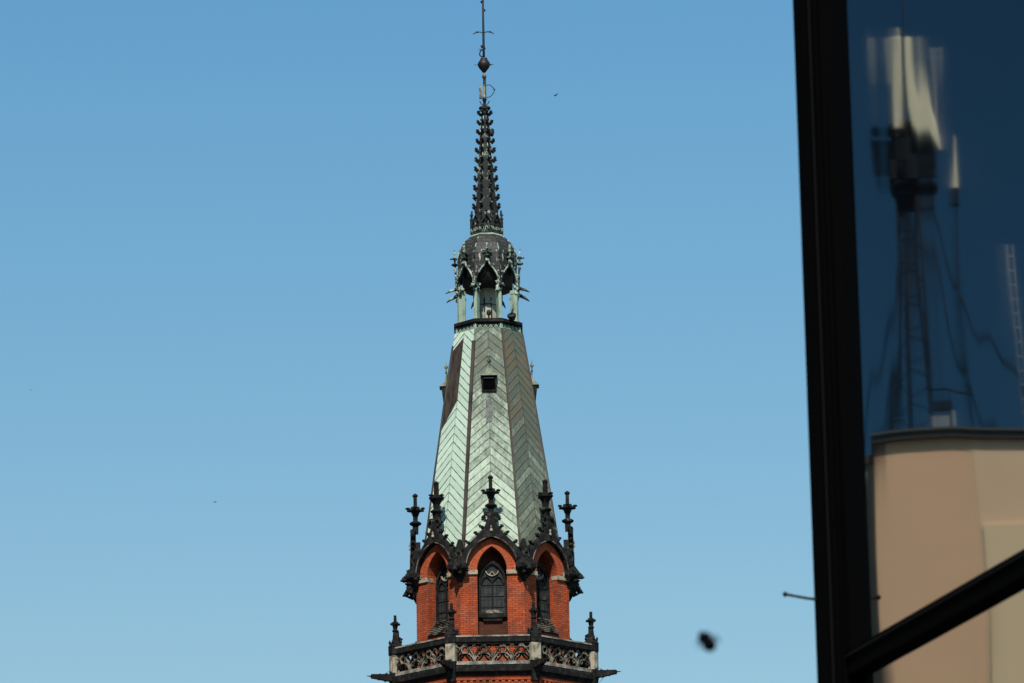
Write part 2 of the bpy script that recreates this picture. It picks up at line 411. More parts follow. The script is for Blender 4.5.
# windows
def window():
    y = -A1 + .50
    outer = arch(.55, 36.0, .85, 8); inner = arch(.46, 36.0, .72, 8)
    fr = MB()
    lo, li = [(-.55, 34.55)] + outer + [(.55, 34.55)], [(-.46, 34.55)] + inner + [(.46, 34.55)]
    for i in range(len(lo) - 1):
        a, b, c_, d = lo[i], lo[i + 1], li[i + 1], li[i]
        vs = [(p[0], yy, p[1]) for yy in (y - .12, y + .06) for p in (a, b, c_, d)]
        fr.add(vs, [(0, 1, 2, 3), (7, 6, 5, 4), (0, 4, 5, 1), (1, 5, 6, 2), (2, 6, 7, 3), (3, 7, 4, 0)])
    o = fr.build('window', 'dark', tower)
    p = MB(); p.poly([(-.47, 34.55)] + arch(.47, 36.0, .74, 8) + [(.47, 34.55)], y - .02, y + .02); p.build('pane', 'leaded', o)
    t = MB(); t.ribbon([(0, 34.6), (0, 36.12)], .055, y - .09, y - .0)
    for s_ in (-1, 1): t.ribbon([(s_ * .44, 35.9), (s_ * .36, 36.12), (s_ * .22, 36.2), (s_ * .06, 36.06), (0, 35.95)], .04, y - .085, y - .01)
    t.build('mullion', 'dark2', o)
    q = MB(); q.ribbon([(-.26, 36.42), (-.2, 36.32), (-.11, 36.25), (0, 36.22), (.11, 36.25), (.2, 36.32), (.26, 36.42)], .04, y - .09, y - .01)
    q.ribbon([(-.11, 36.26), (0, 36.4), (.11, 36.26)], .03, y - .08, y - .01)
    q.build('tracery', 'pale', o)
    for zz in (34.95, 35.4, 35.85):
        hb = MB(); hb.box(-.46, .46, y - .05, y - .03, zz, zz + .025); hb.build('glazing_bar', 'iron', o)
    return o
wo = window()
for k in range(1, 8): clone(wo, tower, FZ(k))
# stepped sills (all but the front), hood and dark brick below the front window
ss = MB()
for i in range(8):
    t = i / 8
    ss.box(-.585, .585, -A1 - .06 + .52 * t, -A1 + .62, 33.95 + .085 * i, 33.95 + .085 * (i + 1) - .012)
sso = ss.build('stepped_sill', 'dark2', tower, rot=FZ(1))
for i in range(8):
    nz = MB(); t = i / 8; nz.box(-.575, .575, -A1 - .085 + .52 * t, -A1 - .05 + .52 * t, 33.95 + .085 * i + .045, 33.95 + .085 * (i + 1) - .014); nz.build('nosing', 'tracery', sso)
for k in range(2, 8): clone(sso, tower, FZ(k))
hd = MB()
db = MB(); db.box(-.45, .45, -A1 + .20, -A1 + .52, 34.50, 34.67); db.box(-.38, .38, -A1 + .24, -A1 + .52, 34.36, 34.50); db.build('hood_block', 'dark', tower)
hd.loft([[(x, -A1 + .25, z), (x, -A1 + .50, z), (x, -A1 + .50, 34.672), (x, -A1 + .25, 34.672)] for x, z in [(-.42, 34.68), (-.34, 34.75), (-.2, 34.80), (0, 34.82), (.2, 34.80), (.34, 34.75), (.42, 34.68)]])
hd.build('window_hood', 'tracery', tower)
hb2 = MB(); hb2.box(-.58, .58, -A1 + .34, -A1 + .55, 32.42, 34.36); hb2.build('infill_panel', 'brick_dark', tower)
# ogee gables with crockets and finials
def finial(b, x, y, z0):
    # flared base, moulded collar, bell-shaped stem, cruciform leaf crown, top stem
    b.frustum(x, y, z0, z0 + .34, .11, .11, .12, .12)
    b.lathe([(.12, z0 + .32), (.25, z0 + .40), (.26, z0 + .44), (.13, z0 + .52)], 8, (x, y), pi / 8, False)
    b.frustum(x, y, z0 + .50, z0 + .72, .09, .09, .10, .10); b.frustum(x, y, z0 + .72, z0 + .96, .10, .10, .19, .19)
    zc = z0 + .96
    for i, (dx, dy) in enumerate(((1, 0), (-1, 0), (0, 1), (0, -1))):
        b.blob((x + dx * .22, y + dy * .22, zc + .0), (.15, .15, .07), i, .2)
        b.blob((x + dx * .31, y + dy * .31, zc + .09), (.11, .11, .055), i + 5, .2)
    b.frustum(x, y, zc - .02, zc + .14, .22, .22, .16, .16)
    b.frustum(x, y, zc + .14, zc + .60, .075, .075, .07, .07)
    b.lathe([(.07, zc + .54), (.115, zc + .60), (.10, zc + .66), (.03, zc + .71)], 8, (x, y), 0, False)
def gable():
    b = MB(); y0, y1 = -A1 - .24, -A1 - .02
    ar = arch(1.02, 36.30, 1.37, 10)
    half_i = ar[:11]
    out_l = [(-x, z) for x, z in ogee_out]
    poly = [half_i[0]] + half_i[1:] + [(0, 38.5)] + out_l[::-1]
    b.poly(poly, y0, y1); b.poly([(-x, z) for x, z in poly][::-1], y0, y1)
    for s_ in (-1, 1):
        pts = [(s_ * x, (y0 + y1) / 2, z) for x, z in ogee_out]
        b.tube(pts, [.065] * (len(pts) - 4) + [.07, .075, .08, .08], 6)
        # back web closing the gable against the roof
    b.poly([(-.93, 37.36), (.93, 37.36), (.62, 37.56), (.3, 37.85), (0, 38.2), (-.3, 37.85), (-.62, 37.56)], -A1 - .015, -A1 + .16)
    o = b.build('gable', 'dark', tower)
    for s_ in (-1, 1):
        q = MB(); q.loft([[(s_ * x, yy, z) for x, yy in ((x0, -A1 + .02), (1.24, -A1 + .02), (1.20, -A1 - d), (x0 + .04, -A1 - d))] for z, d, x0 in ((35.98, .04, 1.14), (36.16, .22, 1.04), (36.40, .46, .96), (36.58, .46, .97), (36.86, .26, 1.06))])
        for i in range(4): q.blob((s_ * random.uniform(1.02, 1.18), -A1 - random.uniform(.15, .4), random.uniform(36.35, 36.8)), (.10, .10, .10), i, .5)
        q.build('haunch', 'dark', o)
    h = MB()
    arh = arch(1.015, 36.5, 1.18, 10)
    h.ribbon(arh, .03, y0 - .02, y0 + .05); h.build('hood_mould', 'tracery', o)
    t = MB(); t.blob((0, y0 - .02, 37.93), (.07, .06, .08), 3); t.blob((0, y0 - .02, 38.06), (.035, .05, .08), 4)
    t.build('ornament', 'pale', o)
    for s_ in (-1, 1):
        for i, j in enumerate((3, 6, 9, 12, 15, 18)):
            x, z = ogee_out[j]; x2, z2 = ogee_out[min(j + 1, len(ogee_out) - 1)]
            dx, dz = x2 - x, z2 - z; q = hypot(dx, dz); nx, nz = dz / q, -dx / q
            c_ = MB(); e = .13 if j < 16 else .15
            c_.blob((s_ * (x + nx * .10), (y0 + y1) / 2, z + nz * .10), (.09, .11, .08), i, .4)
            c_.blob((s_ * (x + nx * (.10 + e * .75)), (y0 + y1) / 2, z + nz * .10 + .06), (.075, .10, .07), i + 9, .4)
            c_.build('crocket', 'dark', o)
    f = MB(); finial(f, 0, -A1 - .03, 38.54)
    for s_ in (-1, 1): f.blob((s_ * .2, -A1 - .13, 38.62), (.13, .12, .12), 2, .35); f.blob((s_ * .30, -A1 - .13, 38.50), (.1, .11, .09), 6, .35)
    f.build('finial', 'dark2', o)
    return o
go = gable()
for k in range(1, 8): clone(go, tower, FZ(k))
# corner corbels and gargoyles
RC = A1 / cos(pi / 8)
def corbel():
    b = MB()
    b.frustum(0, -RC + .02, 35.90, 36.20, .06, .08, .20, .20); b.frustum(0, -RC + .02, 36.20, 36.42, .20, .22, .36, .32); b.frustum(0, -RC + .02, 36.42, 36.58, .36, .32, .32, .30); b.frustum(0, -RC, 36.58, 36.80, .30, .30, .20, .20)
    for i in range(9):
        b.blob((random.uniform(-.24, .24), -RC - random.uniform(.02, .30), 36.30 + .9 * random.random()), (.13, .12, .12), i, .5)
    b.frustum(0, -RC + .02, 36.72, 37.25, .20, .22, .13, .18)
    b.frustum(0, -RC + .02, 37.25, 37.62, .13, .16, .05, .08)
    return b.build('corbel', 'dark2', tower, rot=pi / 8)
co = corbel()
for k in range(1, 8): clone(co, tower, FZ(k) + pi / 8)
def gargoyle():
    y = -RC
    b = MB()
    b.tube([(0, y + .1, 36.42), (0, y - .12, 36.46), (0, y - .28, 36.49), (0, y - .40, 36.45), (0, y - .46, 36.38)], [.24, .23, .18, .13, .09], 8)
    b.blob((0, y - .51, 36.35), (.11, .13, .10), 5, .25, 2)
    b.blob((0, y - .62, 36.31), (.065, .07, .055), 6, .2, 1)
    for s_ in (-1, 1):
        b.blob((s_ * .08, y - .48, 36.47), (.035, .05, .075), 2, .2)
        b.blob((s_ * .19, y - .20, 36.56), (.10, .19, .10), 8, .4)
        b.tube([(s_ * .12, y - .10, 36.30), (s_ * .13, y - .32, 36.18), (s_ * .11, y - .42, 36.24)], [.08, .06, .04], 6)
    b.blob((0, y - .2, 36.68), (.08, .14, .09), 3, .4)
    return b.build('gargoyle', 'dark', tower, rot=pi / 8)
ga = gargoyle()
for k in range(1, 8): clone(ga, tower, FZ(k) + pi / 8)

# balustrade
AB = 3.99; hb_ = AB * T8
tr = MB(); tr.box(-hb_ - .02, hb_ + .02, -AB - .07, -AB + .20, 33.30, 33.50); tr.box(-hb_ + .01, hb_ - .01, -AB - .02, -AB + .14, 33.22, 33.31)
tro = tr.build('top_rail', 'dark', tower)
cp = MB(); cp.box(-hb_ - .0, hb_ + .0, -AB - .09, -AB + .20, 33.503, 33.56); cpo = cp.build('coping', 'rail', tower)
br_ = MB(); br_.box(-hb_ + .01, hb_ - .01, -AB - .09, -AB + .16, 32.395, 32.53); bro = br_.build('bottom_rail', 'rail', tower)
for src in (tro, cpo, bro):
    for k in range(1, 8): clone(src, tower, FZ(k))
def tracery():
    b = MB(); z0, z1 = 32.53, 33.23; y0, y1 = -AB + .0, -AB + .09; X = hb_ - .17
    nb = 4; w = 2 * X / nb
    for i in range(nb):
        cx = -X + w * (i + .5)
        b.ribbon([(cx - w * .46 * cos(a), z0 + .02 + .33 * sin(a)) for a in [pi * j / 12 for j in range(13)]], .045, y0, y1)
        # cusps of the lower arch
        for s_ in (-1, 1): b.ribbon([(cx + s_ * w * .36, z0 + .22), (cx + s_ * w * .2, z0 + .16), (cx + s_ * w * .12, z0 + .27)], .03, y0 + .02, y1 - .02)
        # upper pointed quatrefoil
        zc = z0 + .46
        b.ribbon([(cx + .13 * cos(a), zc + .02 + .13 * sin(a)) for a in [2 * pi * j / 12 for j in range(12)]], .04, y0 + .005, y1 - .005, closed=True)
        b.ribbon([(cx - w / 2, z0 + .02), (cx - w * .44, z0 + .28), (cx - w * .25, z0 + .52), (cx, z1)], .045, y0 - .004, y1 + .004)
        b.ribbon([(cx + w / 2, z0 + .02), (cx + w * .44, z0 + .28), (cx + w * .25, z0 + .52), (cx, z1)], .045, y0 - .007, y1 + .007)
        b.ribbon([(cx - w / 2 + .001, z1), (cx - w * .36, z1 - .14), (cx - w * .16, zc + .06)], .03, y0, y1)
        b.ribbon([(cx + w / 2 - .001, z1), (cx + w * .36, z1 - .14), (cx + w * .16, zc + .06)], .03, y0 + .003, y1 - .003)
    o = b.build('balustrade_tracery', 'tracery', tower)
    d = MB(); ya, yb = y1 + .001, y1 + .10
    for i in range(nb):
        cx = -X + w * (i + .5)
        d.ribbon([(cx - w * .44 * cos(a), z0 + .02 + .31 * sin(a)) for a in [pi * j / 12 for j in range(13)]], .10, ya, yb)
        d.ribbon([(cx + .13 * cos(a), z0 + .48 + .13 * sin(a)) for a in [2 * pi * j / 12 for j in range(12)]], .09, ya + .005, yb - .005, closed=True)
        for q in (-1, 1): d.ribbon([(cx + q * w / 2, z0 + .02), (cx + q * w * .44, z0 + .28), (cx + q * w * .25, z0 + .52), (cx, z1)], .10, ya + .01, yb - .01)
        d.ribbon([(cx - w * .3, z0 + .05), (cx - w * .1, z0 + .2), (cx, z0 + .33)], .06, ya + .02, yb); d.ribbon([(cx + w * .3, z0 + .05), (cx + w * .1, z0 + .2), (cx, z0 + .33)], .06, ya + .023, yb)
    d.box(-X, X, ya + .015, yb - .015, z1 - .08, z1); d.build('tracery_backing', 'dark', o)
    return o
tc_ = tracery()
for k in range(1, 8): clone(tc_, tower, FZ(k))
RB = AB / cos(pi / 8)
def pier():
    y = -RB + .10
    b = MB(); b.box(-.20, .20, y - .20, y + .22, 32.535, 33.24)
    b.box(-.095, .095, y - .235, y - .202, 32.60, 33.16)
    o = b.build('pier', 'pale', tower, rot=pi / 8)
    c_ = MB(); c_.frustum(0, y, 33.24, 33.32, .19, .19, .22, .22); c_.frustum(0, y, 33.32, 33.60, .22, .22, .22, .22)
    c_.frustum(0, y, 33.60, 33.70, .235, .235, .20, .20)
    c_.frustum(0, y, 33.70, 33.84, .18, .18, .11, .11); c_.frustum(0, y, 33.84, 34.02, .11, .11, .075, .075)
    for s_ in (-1, 1):
        for q_ in (-1, 1): c_.blob((s_ * .17, y + q_ * .17, 33.80), (.06, .06, .10), 3, .3)
    c_.build('pier_cap', 'dark', o)
    f = MB()
    f.frustum(0, y, 33.98, 34.36, .085, .085, .06, .06)
    f.lathe([(.06, 34.20), (.13, 34.24), (.13, 34.28), (.06, 34.33)], 8, (0, y), 0, False)
    for i, (dx, dy) in enumerate(((1, 0), (-1, 0), (0, 1), (0, -1))):
        f.blob((dx * .13, y + dy * .13, 34.53), (.095, .095, .07), i, .25)
    f.frustum(0, y, 34.34, 34.62, .07, .07, .10, .10); f.frustum(0, y, 34.60, 34.84, .05, .05, .045, .045)
    f.blob((0, y, 34.86), (.075, .075, .055), 1, .2)
    f.build('pinnacle', 'dark', o)
    s_ = MB()
    s_.frustum(0, y, 31.75, 32.53, .15, .15, .24, .24); s_.build('pier_base', 'dark', o)
    return o
po = pier()
for k in range(1, 8): clone(po, tower, FZ(k) + pi / 8)
def spout():
    y = -RB; b = MB()
    rings = [[(sx * w, y - d, zc + sz * h) for sx, sz in ((-1, -1), (1, -1), (1, 1), (-1, 1))] for d, w, h, zc in
             ((-.1, .15, .155, 32.36), (.30, .13, .13, 32.36), (.62, .10, .10, 32.37), (.93, .075, .08, 32.38))]
    b.loft(rings)
    b.tube([(0, y - .91, 32.38), (0, y - 1.13, 32.38)], [.035, .012], 6)
    b.box(-.145, .145, y - .34, y - .30, 32.21, 32.51); b.box(-.12, .12, y - .62, y - .58, 32.25, 32.49)
    o = b.build('water_spout', 'dark', tower, rot=pi / 8)
    w = MB(); w.tube([(0, y + .05, 32.75), (0, y - .42, 32.47)], .008, 4); w.tube([(0, y - .42, 32.25), (0, y + .02, 31.75)], .008, 4)
    w.build('stay_wire', 'iron', o)
    return o
sp_ = spout()
for k in range(1, 8): clone(sp_, tower, FZ(k) + pi / 8)

# copper spire: eight sloping faces
prof = [(37.37, 2.752), (38.24, 2.62), (41.14, 2.21), (44.5, 1.72), (46.73, 1.37)]
def aps(z):
    for (z0, a0), (z1, a1) in zip(prof, prof[1:]):
        if z <= z1: return a0 + (a1 - a0) * (z - z0) / (z1 - z0)
    return prof[-1][1]
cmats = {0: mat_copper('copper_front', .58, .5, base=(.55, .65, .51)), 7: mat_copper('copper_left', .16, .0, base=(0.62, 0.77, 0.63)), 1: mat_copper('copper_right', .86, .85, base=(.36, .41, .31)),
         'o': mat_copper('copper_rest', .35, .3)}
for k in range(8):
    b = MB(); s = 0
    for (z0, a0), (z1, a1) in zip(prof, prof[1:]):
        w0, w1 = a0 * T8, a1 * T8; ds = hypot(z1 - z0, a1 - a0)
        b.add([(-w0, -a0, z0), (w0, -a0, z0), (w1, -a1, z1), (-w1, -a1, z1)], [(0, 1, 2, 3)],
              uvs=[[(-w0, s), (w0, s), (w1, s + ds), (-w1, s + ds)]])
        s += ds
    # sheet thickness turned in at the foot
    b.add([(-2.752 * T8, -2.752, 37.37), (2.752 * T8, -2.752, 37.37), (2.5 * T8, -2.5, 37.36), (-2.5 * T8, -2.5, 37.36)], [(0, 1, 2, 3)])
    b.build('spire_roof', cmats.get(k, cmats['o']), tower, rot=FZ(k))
for k in range(8):                   # ridge rolls on the arrises; k=7 is the arris left of the front face
    b = MB(); wide = .085 if k == 7 else .05
    zt = 46.2 if k in (7, 6) else 46.73
    zz = [37.3, 38.24, 41.14, 44.5, zt]
    rr = [(0, -aps(z) / cos(pi / 8) - .005, z) for z in zz]
    b.loft([[(p[0] - wide, p[1] + wide * .35, p[2]), (p[0] - wide * .7, p[1] - .03, p[2]), (p[0] + wide * .7, p[1] - .03, p[2]), (p[0] + wide, p[1] + wide * .35, p[2]), (p[0], p[1] + .1, p[2])] for p in rr])
    b.build('ridge_roll', 'ridge' if k in (0, 1) else 'brown', tower, rot=FZ(k) + pi / 8)
# bare brown sheets on the upper left of the face left of the front
b = MB(); P = []
for u_, z in ((0.0, 46.45), (-1, 45.95), (-1, 45.0), (-1, 44.0), (-1, 43.0), (-1, 42.55), (0.0, 43.75), (0.0, 45.0)):
    a = aps(z) + .012; P.append((u_ * (a * T8 - .01), -a, z))
b.add(P + [(p[0], p[1] + .02, p[2]) for p in P], [tuple(range(8))] + [(i, (i + 1) % 8, (i + 1) % 8 + 8, i + 8) for i in range(8)])
b.build('bare_copper_sheet', 'brown', tower, rot=FZ(7), label='brown patch of bare copper sheets high on the left slope')
b = MB(); P = [(-.13, 42.62), (.10, 42.70), (.15, 43.45), (.05, 43.72), (-.15, 43.6)]
P = [(x, -aps(z) - .015, z) for x, z in P]
b.add(P + [(p[0], p[1] + .02, p[2]) for p in P], [tuple(range(5))] + [(i, (i + 1) % 5, (i + 1) % 5 + 5, i + 5) for i in range(5)])
b.build('lead_patch', 'slate', tower, label='grey sheet patch below the small dormer')
# dormers
def dormer():
    zc = 44.30; a = aps(zc)
    yb = -a - .20; b = MB()
    # casing as a frame round a dark opening
    for x0, x1, z0, z1 in ((-.30, -.24, zc - .27, zc + .27), (.24, .30, zc - .27, zc + .27), (-.30, .30, zc - .33, zc - .272), (-.30, .30, zc + .272, zc + .30)):
        b.loft([[(x0, yb + (zc + .3 - z) * .12, z), (x1, yb + (zc + .3 - z) * .12, z), (x1, -a + .35, z), (x0, -a + .35, z)] for z in (z0, z1)])
    o = b.build('dormer', 'dark', tower)
    q = MB(); q.box(-.236, .236, yb + .075, yb + .09, zc - .27, zc + .27); q.build('opening', 'frame', o)
    s = MB(); s.box(-.22, .22, yb + .05, yb + .07, zc + .20, zc + .23); s.build('shutter_bar', 'steel', o)
    h = MB()
    h.loft([[(sx * w, y_, z) for sx, y_ in ((-1, yf), (1, yf), (1, -aps(z) + .3), (-1, -aps(z) + .3))] for w, yf, z in
            ((.34, yb - .08, zc + .302), (.32, yb - .06, zc + .34), (.17, yb + .08, zc + .47), (.08, yb + .16, zc + .64), (.035, yb + .20, zc + .90))])
    h.build('dormer_roof', 'verd_mid', o)
    f = MB(); yt = yb + .20
    f.lathe([(.045, zc + .90), (.03, zc + 1.02), (.025, zc + 1.10), (.075, zc + 1.15), (.075, zc + 1.21), (.02, zc + 1.27), (.012, zc + 1.45)], 8, (0, yt)); f.build('dormer_finial', 'verd_mid', o)
    return o
do = dormer()
for k in (2, 4, 6): clone(do, tower, FZ(k))

# ledge at the top of the copper spire
b = MB(); b.loft([octring(1.30, 46.96), octring(1.40, 47.02), octring(1.40, 47.14), octring(1.34, 47.17)]); b.build('ledge', 'dark', tower)
b = MB(); b.loft([octring(1.22, 46.70), octring(1.22, 46.97)]); b.build('frieze', 'iron', tower)
def frieze():
    b = MB(); hw = 1.29 * T8
    b.ribbon([(-hw, 46.73), (hw, 46.73)], .04, -1.31, -1.26)
    n = 5
    for i in range(n):
        cx = -hw + 2 * hw * (i + .5) / n; w = hw / n
        b.ribbon([(cx - w, 46.95), (cx - w * .7, 46.83), (cx, 46.77), (cx + w * .7, 46.83), (cx + w, 46.95)], .028, -1.305, -1.265)
        b.ribbon([(cx - w, 46.76), (cx, 46.93), (cx + w, 46.76)], .02, -1.30, -1.27)
    for s_ in (-1, 1): b.box(min(s_ * hw, s_ * (hw - .05)), max(s_ * hw, s_ * (hw - .05)), -1.33, -1.25, 46.70, 46.96)
    return b.build('frieze_lattice', 'verd', tower)
fo = frieze()
for k in range(1, 8): clone(fo, tower, FZ(k))
# lantern
b = MB(); b.box(-.065, .065, -1.32, -1.02, 47.17, 48.55); b.box(-.09, .09, -1.35, -1.00, 47.17, 47.24); b.box(-.085, .085, -1.35, -1.0, 48.40, 48.47)
cl_ = b.build('column', 'verd', tower, rot=pi / 8)
for k in range(1, 8): clone(cl_, tower, FZ(k) + pi / 8)
b = MB(); b.loft([octring(.33, 47.17), octring(.33, 48.9)]); b.build('lantern_core', 'core', tower)
b = MB()
for k in range(8):
    a = pi / 8 + k * pi / 4; x, y = .37 * cos(a), .37 * sin(a); b.tube([(x, y, 47.17), (x, y, 48.3)], .028, 6)
b.lathe([(.36, 48.02), (.385, 48.02), (.385, 48.06), (.36, 48.06)], 8, rot=pi / 8, smooth=False); b.build('core_rail', 'verd_dark', tower)
b = MB(); b.lathe([(.03, 47.17), (.03, 47.45), (.09, 47.52), (.10, 47.62), (.05, 47.70)], 10, (.03, -.62)); b.tube([(-.06, -.60, 47.17), (0.03, -.62, 47.45), (.14, -.60, 47.17)], .02, 5)
b.build('lamp', 'iron', tower)
b = MB()                                    # dark round siren horn leaning on the ledge
b.lathe([(.05, 0), (.10, .04), (.18, .20), (.185, .27), (.15, .30), (.03, .31)], 14); b.tube([(0, 0, .05), (-.05, .05, -.14)], .04, 6); b.tube([(.0, .0, .3), (.12, .05, .5)], .03, 5)
hn = b.build('siren_horn', 'iron', tower, loc=(1.00, -.98, 47.13)); hn.rotation_euler = (R(40), R(-12), 0)
# dome with eight ogee openings
dprof = [(48.95, 1.19), (49.75, 1.21), (50.02, 1.19), (50.26, 1.12), (50.49, 1.02), (50.70, .87), (50.84, .74), (50.93, .63)]
def dome_face():
    b = MB(); s = 0
    # upper smooth part
    pr = dprof[1:]
    for (z0, a0), (z1, a1) in zip(pr, pr[1:]):
        w0, w1 = a0 * T8, a1 * T8; ds = hypot(z1 - z0, a1 - a0)
        b.add([(-w0, -a0, z0), (w0, -a0, z0), (w1, -a1, z1), (-w1, -a1, z1)], [(0, 1, 2, 3)], uvs=[[(-w0, s), (w0, s), (w1, s + ds), (-w1, s + ds)]]); s += ds
    # skirt with opening
    og = spline([(.44, 48.62), (.42, 48.95), (.27, 49.25), (.10, 49.45), (0, 49.68)], 4)
    hw = 1.205 * T8
    for s_ in (-1, 1):
        pts = [(s_ * x, z) for x, z in og] + [(0, 49.75), (s_ * hw, 49.75), (s_ * hw, 48.62)]
        b.poly(pts, -1.205, -1.14)
    return b.build('dome', 'dome', tower)
dof = dome_face()
for k in range(1, 8): clone(dof, tower, FZ(k))
b = MB(); b.lathe([(.45, 48.72), (1.02, 48.70), (1.08, 49.6), (.95, 50.2), (.6, 50.8), (.1, 50.95)], 16); b.build('dome_shade_lining', 'iron', tower)  # closed black shape standing in for the shade inside the dome
b = MB()
for k in range(8):
    a = pi / 8 + k * pi / 4
    b.tube([((ap / cos(pi / 8)) * cos(a), (ap / cos(pi / 8)) * sin(a), z) for z, ap in dprof[1:]], .025, 5)
b.build('dome_rib', 'verd_dark', tower)
og2 = spline([(.46, 48.50), (.44, 48.92), (.28, 49.24), (.11, 49.46), (.03, 49.72)], 4)
def lantern_gable():
    b = MB()
    for s_ in (-1, 1):
        b.tube([(s_ * x, -1.25 - .06 * (z - 48.5), z) for x, z in og2], [.045] * (len(og2) - 3) + [.05, .045, .04], 5)
        for j in (6, 10): 
            x, z = og2[j]; b.blob((s_ * (x + .08), -1.30, z + .07), .05, j, .4)
    o = b.build('lantern_gable', 'verd_dark', tower)
    f = MB(); y = -1.33
    f.frustum(0, y, 49.60, 49.82, .06, .06, .045, .045); f.lathe([(.04, 49.74), (.15, 49.79), (.15, 49.83), (.04, 49.88)], 8, (0, y), 0, False)
    f.frustum(0, y, 49.8, 50.42, .04, .04, .03, .03)
    for dx, dy in ((1, 0), (-1, 0), (0, 1), (0, -1)): f.blob((dx * .12, y + dy * .12, 50.06), (.09, .09, .035), 2, .3)
    f.blob((0, y, 50.40), (.055, .055, .05), 1)
    f.build('lantern_finial', 'verd_dark', o)
    return o
lg = lantern_gable()
for k in range(1, 8): clone(lg, tower, FZ(k))
b = MB(); Rl = 1.2 / cos(pi / 8)
b.tube([(0, -Rl + .1, 48.66), (0, -Rl - .15, 48.60), (0, -Rl - .38, 48.50), (0, -Rl - .55, 48.40)], [.10, .075, .05, .018], 6)
b.blob((0, -Rl - .02, 48.62), (.11, .13, .12), 3, .4); b.blob((0, -Rl + .03, 48.42), (.08, .09, .10), 5, .4); b.blob((0, -Rl - .33, 48.56), (.05, .08, .05), 7, .4)
lgg = b.build('lantern_gargoyle', 'verd_dark', tower, rot=pi / 8)
for k in range(1, 8): clone(lgg, tower, FZ(k) + pi / 8)
b = MB()
for k in range(8):
    a = pi / 8 + k * pi / 4; x, y = 1.2 / cos(pi / 8) * cos(a), 1.2 / cos(pi / 8) * sin(a)
    for i in range(4): b.blob((x * (1 - .03 * i) + random.uniform(-.13, .13), y * (1 - .03 * i) + random.uniform(-.13, .13), 48.40 + .1 * i), (.09, .09, .10), i + k, .4)
b.build('capital_foliage', 'verd_dark', tower)
# collar, crown gallery
b = MB(); b.loft([octring(.64, 50.88), octring(.68, 50.92), octring(.66, 50.98), octring(.56, 51.01)]); b.build('collar', 'verd', tower)
def crown():
    b = MB(); a = .60; hw = a * T8
    b.ribbon([(-hw - .02, 51.04), (hw + .02, 51.04)], .07, -a - .05, -a + .03)
    b.ribbon([(-hw - .02, 51.36), (hw + .02, 51.36)], .06, -a - .06, -a + .03)
    for i in range(3):
        cx = -hw + 2 * hw * (i + .5) / 3
        b.ribbon([(cx + .055 * cos(q), 51.20 + .085 * sin(q)) for q in [2 * pi * j / 8 for j in range(8)]], .03, -a - .03, -a + .01, closed=True)
    b.ribbon([(-hw, 51.40), (-hw * .5, 51.64), (0, 51.86)], .06, -a - .03, -a + .03); b.ribbon([(hw, 51.40), (hw * .5, 51.64), (0, 51.86)], .06, -a - .035, -a + .035)
    b.frustum(0, -a - .0, 51.80, 52.10, .04, .04, .035, .035); b.blob((0, -a, 51.94), (.085, .085, .03), 1, .3)
    b.blob((0, -a, 51.54), (.07, .05, .07), 4, .4)
    return b.build('crown_panel', 'spirelet', tower)
cr = crown()
for k in range(1, 8): clone(cr, tower, FZ(k))
b = MB(); b.box(-.035, .035, -.72, -.63, 51.04, 51.62); b.blob((0, -.68, 51.64), (.06, .06, .06), 2, .3); b.frustum(0, -.68, 51.64, 51.94, .03, .03, .012, .012); b.blob((0, -.68, 51.82), (.08, .08, .025), 2, .3)
cpn = b.build('crown_pinnacle', 'spirelet', tower, rot=pi / 8)
for k in range(1, 8): clone(cpn, tower, FZ(k) + pi / 8)
b = MB(); b.loft([octring(.52, 50.95), octring(.52, 51.5), octring(.46, 51.7), octring(.13, 56.5)]); sl = b.build('spirelet', 'spirelet', tower)
for i in range(11):
    z = 56.3 - .405 * i; rr = (.13 + .33 * (56.5 - z) / 4.8) / cos(pi / 8)
    for k in range(8):
        if k == 0:
            b = MB(); b.tube([(0, -rr + .02, z - .05), (0, -rr - .06, z - .02), (0, -rr - .11, z + .05)], [.06, .055, .05], 5)
            b.blob((0, -rr - .12, z + .06), (.085, .075, .065), i, .35)
            src = b.build('crocket', 'spirelet', sl, rot=pi / 8)
        else:
            q = src.copy(); COL.objects.link(q); q.parent = sl; q.rotation_euler = (0, 0, FZ(k) + pi / 8)
b = MB()
for k in range(8):
    a = pi / 8 + k * pi / 4; b.tube([(.50 * cos(a) / cos(pi / 8) * .92, .50 * sin(a) / cos(pi / 8) * .92, 51.7), (.13 * cos(a), .13 * sin(a), 56.45)], .022, 5)
b.build('spirelet_rib', 'verd_dark', sl)
b = MB(); b.blob((.26, -.18, 55.42), (.11, .10, .17), 3, .3, 2); b.build('junction_box', 'iron', sl)
# cap, staff, ball and vane
b = MB(); b.lathe([(.13, 56.42), (.24, 56.50), (.24, 56.58), (.11, 56.62), (.06, 56.72), (.07, 56.86), (.11, 56.92), (.05, 56.95)], 10)
for s_ in (-1, 1): b.tube([(s_ * .04, 0, 56.66), (s_ * .14, 0, 56.74), (s_ * .20, 0, 56.86)], .02, 5)
b.build('spire_cap', 'dark2', tower)
b = MB(); b.lathe([(.075, 56.92), (.085, 57.0), (.05, 57.1), (.05, 57.85), (.09, 57.88), (.09, 57.98), (.04, 58.02), (.04, 58.2)], 10); b.build('staff', 'gold', tower)
b = MB(); b.tube([(.045, .0, 57.0), (.045, 0, 57.86)], .03, 6); b.build('conduit', 'iron', tower)
b = MB(); b.box(-.22, -.09, -.07, .07, 56.98, 57.42); b.frustum(-.155, 0, 57.42, 57.5, .06, .06, .03, .03); b.build('lightning_box', 'gold', tower)
